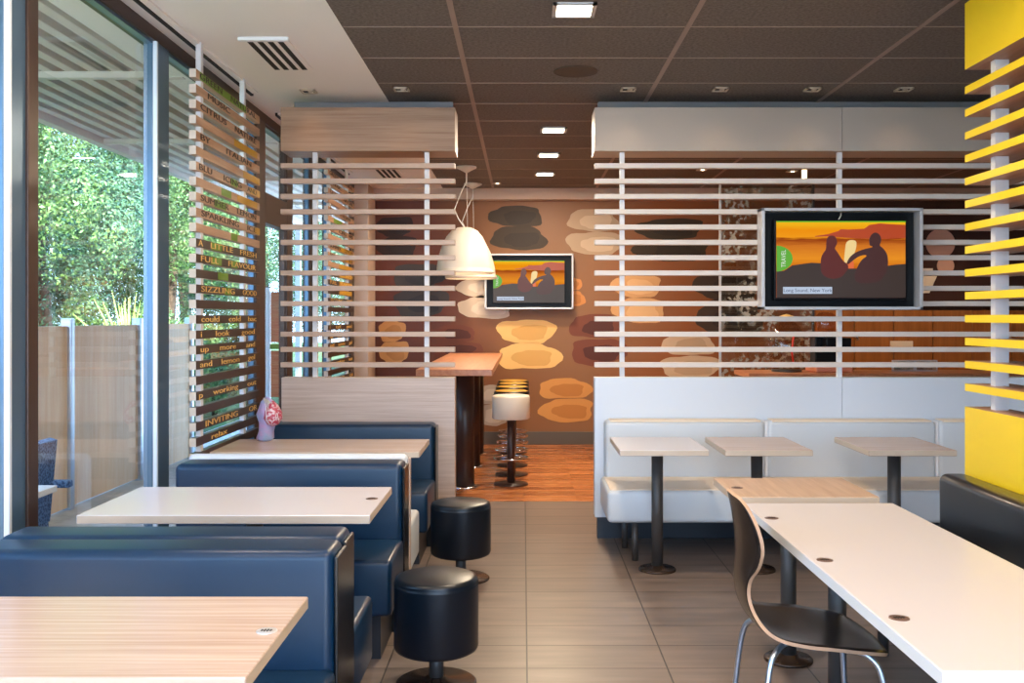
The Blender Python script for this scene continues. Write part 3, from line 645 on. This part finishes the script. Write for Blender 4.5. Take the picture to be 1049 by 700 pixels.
def tv(label, xc, zc, yf, wd, ht, arm, sunpink=False):
    t = thing('television', label, 'television', (xc, yf, zc-ht/2), None)
    fw = .02*wd/1.06
    b = MB(); x0, x1, z0, z1 = -wd/2, wd/2, 0, ht
    b.box(x0, x1, -.03, .10, z1-fw, z1, .002).box(x0, x1, -.03, .10, z0, z0+fw, .002).box(x0, x0+fw, -.03, .10, z0, z1, .002).box(x1-fw, x1, -.03, .10, z0, z1, .002)
    obj('frame', b, 'silver', t)
    obj('back_panel', MB().box(x0+fw, x1-fw, .08, .10, z0+fw, z1-fw), 'tvblack', t)
    k = wd/1.064
    sx0, sx1, sz0, sz1 = -.43*k, .425*k, .08*k, ht-.085*k
    obj('bezel', MB().box(sx0-.012*k, sx1+.012*k, .0, .05, sz0-.015*k, sz1+.012*k, .004), 'tvblack', t)
    s = obj('screen', MB().box(sx0, sx1, -.004, 0, sz0, sz1), scr, t)
    W, Hh = sx1-sx0, sz1-sz0
    lay = [0]
    def shape(name, pts, m, smooth=True):
        lay[0] += 1; yy = -.004-.0006*lay[0]
        if name in ('seated_woman', 'seated_man', 'sun_path'):
            for _ in range(2): pts = [q for a_, b_ in zip(pts, pts[1:]+pts[:1]) for q in ((a_[0]*.75+b_[0]*.25, a_[1]*.75+b_[1]*.25), (a_[0]*.25+b_[0]*.75, a_[1]*.25+b_[1]*.75))]
        obj(name, MB().prism([(sx0+p[0]*W, sz1-p[1]*Hh) for p in pts], 'y', yy, yy+.0005), m, s)
    # coordinates are fractions of the picture, y down
    shape('far_hills', [(.48, .13), (.5, .105), (.56, .11), (.68, .10), (.72, .05), (.8, .03), (.88, .04), (1, .05), (1, .22), (.8, .235), (.6, .225), (.4, .20), (.3, .205), (.3, .195), (.4, .17)], E['hill'])
    shape('sun_path', [(.54, .25), (.62, .245), (.62, .34), (.6, .44), (.57, .54), (.52, .55), (.53, .4)], E['glow'])
    shape('sun_path', [(.54, .54), (.6, .5), (.6, .62), (.59, .66), (.55, .62)], E['glow2'])
    shape('rocks', [(0, .66), (.06, .65), (.12, .58), (.2, .56), (.27, .545), (.34, .55), (.36, .58), (.52, .62), (.66, .62), (.8, .6), (.92, .57), (1, .56), (1, 1), (0, 1)], E['rock'])
    shape('seated_woman', [(.385, .25), (.40, .2), (.43, .185), (.455, .2), (.468, .25), (.47, .29), (.458, .33), (.45, .36), (.47, .4), (.495, .47), (.52, .53), (.55, .56), (.56, .61), (.53, .68), (.50, .74), (.42, .76), (.35, .70), (.34, .58), (.345, .47), (.365, .41), (.385, .37)], E['skin'])
    shape('seated_man', [(.72, .29), (.715, .25), (.73, .18), (.76, .145), (.79, .16), (.81, .21), (.81, .27), (.795, .32), (.83, .36), (.86, .44), (.865, .55), (.855, .66), (.83, .72), (.80, .80), (.62, .82), (.60, .72), (.625, .6), (.66, .5), (.70, .46), (.69, .44), (.64, .455), (.58, .53), (.555, .57), (.54, .55), (.57, .46), (.62, .40), (.69, .36), (.74, .345), (.745, .33), (.72, .32)], E['man'])
    shape('green_disc', [(0, .32)]+[(.125*math.sin(a*PI/12), .49-.17*math.cos(a*PI/12)) for a in range(1, 12)]+[(0, .66)], E['green'])
    shape('caption_strip', [(.05, .86), (.43, .86), (.43, .95), (.05, .95)], E['cap'])
    shape('lime_edge', [(0, 0), (1, 0), (1, .016), (0, .016)], E['lime'])
    yy = -.004-.0006*(lay[0]+2)
    text_mesh('caption_text', 'Long Sound, New York', .033*k, E['txt'], s, (sx0+.24*W, yy, sz1-.907*Hh), (PI/2, 0, 0), .0002, 1.02)
    text_mesh('disc_text', 'TRAVEL', .042*k, E['wtxt'], s, (sx0+.055*W, yy, sz1-.49*Hh), (PI/2, -PI/2, 0), .0002, .8)
    if arm:
        obj('cable', MB().tube([(.0, -.0, ht-fw), (-.005, -.01, ht-.05), (-.02, .02, ht-.09)], .004), 'cord', t)
    return t
tv('large flat television in silver frame hung on the white slats, showing a sunset', 2.107, 1.885, 6.47, 1.064, .672, True)
tv('smaller looking flat television on the far brown wall beside the white pendant', .068, 1.915, 11.36, 1.03, .645, False)

# ------------------------------------------------------------------ high table, bar stools, pendants
t = thing('high_table', 'high wooden communal table on dark round columns in the back area', 'table', (-.52, 9.4, 0))
obj('table_top', MB().box(-.82, -.235, 7.45, 10.9, 1.05, 1.1, .003), 'highwood', t, True)
for y in (8.64, 9.8, 10.7):
    obj('column', MB().cyl((-.52, y, .015), .088, 1.035, n=36), 'brown_col', t, True)
    obj('base_plate', MB().lathe([(0, 0), (.14, 0), (.14, .008), (.09, .015), (0, .015)], (-.52, y, 0), 40), 'chrome', t, True)
def barstool(label, x, y, seat, top):
    t = thing('bar_stool', label, 'stool', (x, y, 0), 'bar stools along the high table')
    obj('seat', MB().lathe([(0, .59), (.16, .59), (.17, .6), (.17, .785), (.165, .795), (.155, .80)], n=44), seat, t)
    obj('seat_top', MB().lathe([(.157, .798), (.14, .803), (0, .805), (0, .79), (.157, .79)], n=44), top, t)
    obj('column', MB().cyl((0, 0, .015), .035, .58, n=24), 'brown_col', t)
    obj('foot_ring', MB().torus((0, 0, .24), .155, .009).tube([(-.155, 0, .24), (.155, 0, .24)], .006), 'chrome', t)
    obj('base_plate', MB().lathe([(0, 0), (.155, 0), (.155, .01), (.05, .02), (0, .02)], n=44), 'brown_col', t)
lab = ['white cushioned bar stool standing nearest in the row at the high table', 'mustard topped black bar stool directly behind the white one', 'mustard topped black bar stool third in the row at the high table', 'mustard topped black bar stool fourth in the row at the high table', 'last bar stool of the row, closest to the brown back wall']
for i, y in enumerate((8.75, 9.29, 9.85, 10.35, 10.8)):
    barstool(lab[i], -.11, y, 'creamseat' if i == 0 else 'black', 'creamseat' if i == 0 else 'mustard')
def pendant(label, x, y, s=1.0):
    zb = 1.93
    t = thing('pendant_lamp', label, 'lamp', (x, y, zb), 'white dome pendants over the high table')
    out = [(.285, 0), (.292, .01), (.29, .03), (.275, .035), (.275, .06), (.268, .12), (.25, .2), (.22, .29), (.18, .37), (.13, .43), (.07, .46), (0, .465)]
    inn = [(0, .45), (.07, .445), (.125, .415), (.17, .355), (.21, .28), (.24, .19), (.258, .11), (.265, .05), (.275, .03), (.28, 0), (.285, 0)]
    obj('lamp_shade', MB().lathe(out[::-1]+inn[::-1][1:], n=56), 'lampwhite', t)
    obj('bulb', MB().lathe([(0, .1), (.04, .12), (.055, .17), (.04, .22), (.02, .26), (0, .26)], n=20), 'glow', t)
    obj('cord', MB().tube([(0, 0, .46), (-.06, 0, .55), (-.1, 0, .64), (-.04, 0, .8), (.02, 0, .92), (.02, 0, 1.05)], .005, 8), 'cord', t)
    obj('suspension_wire', MB().tube([(.03, 0, .46), (.02, 0, 1.05)], .0025, 6), 'cord', t)
    obj('ceiling_canopy', MB().lathe([(0, 1.0), (.05, 1.03), (.1, 1.055), (.1, 1.068), (0, 1.068)], (.02, 0, 0), 32), 'lampwhite', t)
    L = bpy.data.lights.new('pendant_bulb', 'POINT'); L.energy = 3.5; L.color = (1, .78, .5); L.shadow_soft_size = .05
    lo = bpy.data.objects.new('pendant_light', L); COL.objects.link(lo); lo.parent = t; lo.location = (0, 0, .06)
pendant('nearer white dome pendant lamp hanging over the high table', -.585, 9.72)
pendant('farther white dome pendant lamp, mostly hidden behind the nearer one', -.585, 10.95)

# ------------------------------------------------------------------ ceiling fittings
def square_light(label, x, y, e_):
    t = thing('ceiling_light', label, 'ceiling light', (x, y, H-.002 if x < -.93 else H), 'square glowing ceiling panels over the aisle')
    b = MB(); s = .105; f = .02
    b.box(-s, s, -s, -s+f, -.012, 0).box(-s, s, s-f, s, -.012, 0).box(-s, -s+f, -s, s, -.012, 0).box(s-f, s, -s, s, -.012, 0)
    obj('frame', b, 'silver', t); obj('diffuser', MB().box(-s+f, s-f, -s+f, s-f, -.008, -.002), 'glow', t)
    L = bpy.data.lights.new('panel_lamp', 'AREA'); L.energy = e_; L.size = .2; L.color = (1, .80, .58)
    lo = bpy.data.objects.new('panel_light', L); COL.objects.link(lo); lo.parent = t; lo.location = (0, 0, -.02)
EL = 36
for (x, y, lab_) in ((.247, 4.75, 'nearest and largest square ceiling light, above the aisle'), (.242, 7.8, 'square ceiling light first beyond the partitions'), (.234, 9.0, 'middle square ceiling light of the three beyond the partitions'), (.226, 10.2, 'farthest square ceiling light, closest to the brown wall'), (.247, 1.7, 'square ceiling light above the camera'), (.247, -1.0, 'square ceiling light behind the camera'), (1.2, 3.3, 'added unseen square ceiling light over the far half of the long white table'), (1.2, .9, 'added unseen square ceiling light over the near end of the long white table'), (2.4, 1.7, 'added unseen square ceiling light behind the yellow partition'), (-1.2, 3.3, 'added unseen square ceiling light over the left booths'), (-1.2, .9, 'added unseen square ceiling light over the booth aisle behind the camera')):
    square_light(lab_, x, y, EL if x < .3 and x > 0 else 14)  # dimmer off-row panels are unseen additions that brighten the slats and tables
def downlight(label, x, y, e_, on=True):
    if y < 6.5: e_ = 1.5
    t = thing('downlight', label, 'ceiling light', (x, y, H-.002 if x < -.93 else H), 'small square recessed downlights')
    s = .05; f = .012
    b = MB(); b.box(-s, s, -s, -s+f, -.01, 0).box(-s, s, s-f, s, -.01, 0).box(-s, -s+f, -s, s, -.01, 0).box(s-f, s, -s, s, -.01, 0)
    obj('frame', b, 'edge', t); obj('recess', MB().box(-s+f, s-f, -s+f, s-f, -.003, -.001), 'dark', t)
    obj('bulb', MB().lathe([(0, -.012), (.014, -.01), (.02, -.003), (0, -.003)], (.012, .01, 0), 16), 'glow2' if y > 6.5 else 'edge', t)
    L = bpy.data.lights.new('spot', 'SPOT'); L.energy = e_; L.color = (1, .74, .48); L.spot_size = math.radians(95); L.spot_blend = .8; L.shadow_soft_size = .03
    lo = bpy.data.objects.new('spot_light', L); COL.objects.link(lo); lo.parent = t; lo.location = (0, 0, -.03)
    return t
for (x, y, e_, lab_) in ((-.8, 6.41, 14, 'small recessed downlight at the edge of the brown ceiling above the wooden beam'), (.69, 6.41, 14, 'small recessed downlight above the left end of the white beam'),
    (1.295, 6.41, 14, 'small recessed downlight above the white beam, second from the left end'), (1.90, 6.41, 14, 'small recessed downlight above the white beam, third from the left end'), (2.50, 6.41, 14, 'small recessed downlight above the white beam, close to the yellow header'),
    (-1.42, 6.46, 12, 'small recessed downlight in the white ceiling in front of the wooden beam'), (-1.41, 8.95, 14, 'small recessed downlight seen just below the wooden beam'), (-1.4, 10.9, 14, 'small recessed downlight in the white ceiling near the back wall'),
    (1.81, 9.9, 24, 'small recessed downlight seen between the uppermost white slats'), (1.9, 8.75, 20, 'small recessed downlight just under the white beam, right of the glass screen edge'), (2.9, 8.7, 20, 'small recessed downlight under the white beam beside its middle post'), (2.75, 10.0, 20, 'small recessed downlight deep behind the white slats near the hanging lamp'), (3.75, 10.7, 46, 'small recessed downlight above the timber panelling'), (4.9, 10.7, 46, 'small recessed downlight above the round pink cake pictures'), (5.2, 8.9, 20, 'small recessed downlight hidden high behind the yellow partition'),
    (-.3, 10.9, 22, 'small recessed downlight washing the mural left of the far television'), (1.0, 10.9, 22, 'small recessed downlight washing the mural right of the far television')):
    downlight(lab_, x, y, e_)
def vent(label, y):
    t = thing('ceiling_vent', label, 'vent', (-1.39, y, H-.002), 'slotted air vents in the white ceiling')
    obj('vent_frame', MB().box(-.125, .125, -.33, .33, -.012, 0, .002), 'ceil_white', t)
    for k in range(4): obj('slot', MB().box(-.1+k*.055, -.07+k*.055, -.29, .3, -.0135, -.011), 'dark', t)
    obj('vent_lip', MB().box(-.135, .135, -.35, -.315, -.02, 0, .003), 'white', t)
vent('slotted air vent in the white ceiling near the window', 5.56); vent('slotted air vent seen through the slats below the wooden beam', 10.1)
t = thing('ceiling_speaker', 'round brown loudspeaker grille in the brown ceiling', 'speaker', (.32, 5.95, H))
obj('grille', MB().lathe([(0, -.006), (.115, -.005), (.13, -.003), (.135, 0), (0, 0)], n=40), 'speaker', t)
obj('rim', MB().torus((0, 0, -.003), .132, .004, 40, 6), 'speaker', t)

# ------------------------------------------------------------------ bundle on the far table
t = thing('gift_bundle', 'pink and blue net-wrapped bundle at the window end of the farthest booth table', 'bundle', (-1.57, 5.93, .75))
bun = MB()
bun.lathe([(0, 0), (.04, 0), (.05, .015), (.046, .06), (.052, .11), (.066, .16), (.062, .2), (.04, .235), (.015, .26), (0, .268)], n=28)
for v in bun.bm.verts:
    z = v.co.z; v.co.x = v.co.x*(1+.12*math.sin(z*55))+.02*math.sin(z*9); v.co.y *= 1+.1*math.sin(v.co.x*80+z*40); v.co.z = max(0, z)
bm_ = vary(mat('pink_net', (.7, .5, .7), .35), s2l(196, 160, 206), s2l(150, 176, 216), (1, 1, 1), 3, 14)
obj('wrap', bun, bm_, t)
b2 = MB().lathe([(0, -.06), (.035, -.045), (.056, -.01), (.052, .03), (.03, .07), (0, .1)], (.062, -.045, .15), 24)
obj('red_ball', b2, vary(mat('red_net', (.7, .1, .15), .4), s2l(190, 66, 92), s2l(224, 204, 214), (1, 1, 1), 2, 60, .48, .6), t)
nb = MB()
for k in range(6): nb.tube([(-.0+.006*k, -.03, .262-.003*k), (.03+.014*k, -.088, .215-.01*k), (.035+.015*k, -.098, .13)], .002, 5)
obj('ribbon', nb, 'white', t)

# ------------------------------------------------------------------ outdoors
pg = thing('pergola', 'slatted timber canopy over the terrace outside the windows', 'canopy', (-2.9, 6, 0))
obj('soffit', MB().box(-3.6, -2.12, -3, 16, 3.16, 3.22), 'pergdark', pg, True)
x = -2.2
while x > -3.6: obj('slat', MB().box(x-.07, x, -3, 16, 3.03, 3.09, .003), 'pergola', pg, True); x -= .145
obj('edge_beam', MB().box(-3.68, -3.6, -3, 16, 2.98, 3.22), 'pergola', pg, True)
for y in (1.5, 3.8, 6.1, 8.4, 10.7, 13.0): obj('cross_beam', MB().box(-3.6, -2.12, y-.03, y+.03, 2.99, 3.03), 'pergola', pg, True)
for y in (-2.9, 15.8): obj('support_post', MB().box(-3.68, -3.6, y-.05, y+.05, -.02, 2.98), 'post', pg, True)
fe = thing('terrace_fence', 'pale wood terrace fence with pale steel posts outside the windows', 'fence', (-3.6, 7, -.02))
FY = [-3, .3, 1.8, 3.3, 4.8, 6.25, 7.7, 9.1, 10.5]
for a, b in zip(FY, FY[1:]): obj('fence_panel', MB().box(-3.62, -3.58, a+.03, b-.03, .0, 1.43, .003), 'fence', fe, True)
for y in FY[1:]: obj('post', MB().box(-3.64, -3.55, y-.035, y+.035, -.02, 1.49, .01), 'steelblue', fe, True)
# wicker chair
wc = thing('wicker_chair', 'blue woven armchair on the terrace behind the left window', 'chair', (-2.80, 5.0, -.02))
b = MB()
b.prism([(.20, .42), (.25, .42), (.29, .86), (.25, .87)], 'y', -.26, .26)
obj('backrest', b, 'wicker', wc)
obj('seat', MB().box(-.26, .25, -.26, .26, .36, .43, .02, 4), 'wicker', wc)
obj('seat_skirt', MB().box(-.24, .24, -.24, .24, .26, .37, .01), 'wicker', wc)
for sy in (-1, 1):
    obj('armrest', MB().box(-.27, .36, sy*.27-.03, sy*.27+.03, .60, .64, .012, 3), 'wicker', wc)
    for sx_ in (-1, 1): obj('leg', MB().box(sx_*.22-.02, sx_*.22+.02, sy*.22-.02, sy*.22+.02, 0, .28 if sx_ else .28, .003), 'steelblue', wc)
    obj('arm_support', MB().box(-.25, -.21, sy*.27-.02, sy*.27+.02, .3, .6, .004), 'wicker', wc)
ot = thing('terrace_table', 'white square terrace table beside the blue woven armchair', 'table', (-2.55, 4.25, -.02))
obj('table_top', MB().box(-.36, .36, -.34, .34, .70, .73, .004), 'white', ot)
obj('column', MB().cyl((0, 0, .02), .035, .68, n=24), 'steelblue', ot)
obj('base_plate', MB().cyl((0, 0, 0), .22, .02, n=36, bev=.004), 'steelblue', ot)
# poster stand
ps = thing('poster_stand', 'terrace poster stand with orange panels and white post beyond the window door', 'sign', (-3.0, 11.6, -.02))
obj('post', MB().box(-3.08, -3.01, 11.58, 11.66, -.02, 1.85, .006), 'white', ps, True)
om = vary(mat('poster_orange', s2l(200, 110, 60), .5), s2l(196, 96, 54), s2l(212, 140, 90), (1, 1, 18), 2, 4)
obj('poster_panel', MB().box(-3.0, -2.86, 11.6, 11.64, 1.2, 1.8), om, ps, True)
obj('poster_panel', MB().box(-3.0, -2.86, 11.6, 11.64, .55, 1.1), om, ps, True)
obj('green_strip', MB().box(-3.08, -2.86, 11.6, 11.63, 1.12, 1.18), 'green', ps, True)

# trees
def foliage(seed, n, rx, ry, rz, size, lobes=16):
    rnd = random.Random(seed); bm = MB(); b = bm.bm
    L = [(rnd.uniform(-1, 1)*rx*.62, rnd.uniform(-1, 1)*ry*.62, rnd.uniform(-1, 1)*rz*.66, rnd.uniform(.17, .36)*(1 if lobes > 30 else 1.3)) for _ in range(lobes)]
    for _ in range(n):
        cx, cy, cz, r_ = rnd.choice(L); d = Vector((rnd.gauss(0, 1), rnd.gauss(0, 1), rnd.gauss(0, 1))).normalized()
        rr = rnd.uniform(.75, 1.05)*r_
        c = Vector((cx+d.x*rr*rx, cy+d.y*rr*ry, cz+d.z*rr*rz))
        nrm = (d+Vector((rnd.gauss(0, .5), rnd.gauss(0, .5), rnd.gauss(0, .5)))).normalized()
        u = nrm.orthogonal().normalized(); u = Matrix.Rotation(rnd.uniform(0, 6.28), 3, nrm) @ u; v = nrm.cross(u)
        s = size*rnd.uniform(.6, 1.3)
        vs = [b.verts.new(c+u*s), b.verts.new(c+v*s*.45), b.verts.new(c-u*s*.9), b.verts.new(c-v*s*.45)]
        b.faces.new(vs)
    return bm
protos = []
for i, (m_, seed) in enumerate((('leaf1', 3), ('leaf2', 5))):
    t = thing('tree', 'x', 'tree', (0, 0, 0), 'trees beyond the terrace fence')
    obj('foliage', foliage(seed, 75000, 1.9, 1.9, 2.6, .029, 46), m_, t).location = (0, 0, 3.3)
    obj('trunk', MB().tube([(0, 0, 0), (.06, .02, 1.2), (-.03, .05, 2.4), (.05, 0, 3.6)], [.14, .11, .09, .05], 12), 'bark', t)
    protos.append(t)
spots = [(-6.4, 6.2, 0, 'bushy green tree nearest beyond the fence, behind the terrace armchair'), (-7.2, 8.8, 1, 'blue green tree beyond the fence in the middle of the first large window'), (-6.6, 11.4, 0, 'green tree beyond the fence just left of the lettered screen'), (-7.0, 14.2, 1, 'blue green tree behind the lettered slat screen'), (-6.2, 17.2, 0, 'green tree seen through the narrow door window'), (-5.4, 20.5, 1, 'blue green tree far off beyond the partition slats'), (-9.6, 10.0, 1, 'tall blue green tree in the second row behind the fence'), (-9.8, 14.0, 0, 'tall green tree in the second row behind the lettered screen'), (-9.4, 18.5, 1, 'tall blue green tree in the second row far beyond the windows'), (-8.2, 4.6, 0, 'green tree at the far left edge behind the window frame'), (-8.2, 23.5, 0, 'farthest green tree beyond the terrace'), (-4.2, 24.5, 1, 'blue green tree closing the far end of the terrace')]
for i, (x, y, k, lab_) in enumerate(spots):
    rz_ = random.uniform(0, 6.28)
    if i < 2: o = protos[k]; o.location = (x, y, -.06); o['label'] = lab_; o.rotation_euler = (0, 0, rz_)
    else: o = dup(protos[k], (x, y, -.06), lab_, rz_)
    if 'second row' in lab_ or 'farthest' in lab_: o.scale = (1.25, 1.25, 1.35)
sh = thing('hedge_bush', 'bright yellow green spiky bush peeping over the terrace fence', 'bush', (-4.7, 11.6, -.06))
rnd = random.Random(4); sb = MB()
for k in range(90):
    a = rnd.uniform(0, 6.28); e_ = rnd.uniform(.3, 1.4); ln = rnd.uniform(.5, .95); d = Vector((math.cos(a)*math.cos(e_), math.sin(a)*math.cos(e_), math.sin(e_)))
    sb.tube([Vector((0, 0, 1.0)), Vector((0, 0, 1.0))+d*ln*.5, Vector((0, 0, .98))+d*ln], [.02, .014, .002], 4)
obj('fronds', sb, 'leaf3', sh); obj('stem', MB().tube([(0, 0, 0), (.03, 0, 1.02)], [.06, .05], 10), 'bark', sh)
for i, (x, y, lab_) in enumerate(((-4.8, 6.5, 'low green bush against the fence behind the terrace armchair'), (-5.0, 8.4, 'low green bush against the fence left of the spiky bush'), (-5.6, 13.4, 'low green bush beyond the end of the fence'), (-4.9, 15.5, 'low green bush far along the terrace'))):
    if i == 0:
        b0 = thing('bush', lab_, 'bush', (x, y, -.06), 'low bushes behind the terrace fence'); obj('foliage', foliage(9, 16000, 1.1, 1.1, 1.0, .03, 20), 'leaf1', b0).location = (0, 0, .98)
        obj('stem', MB().tube([(0, 0, 0), (.02, 0, .7)], [.05, .03], 8), 'bark', b0)
    else: dup(b0, (x, y, -.06), lab_, i*1.3)
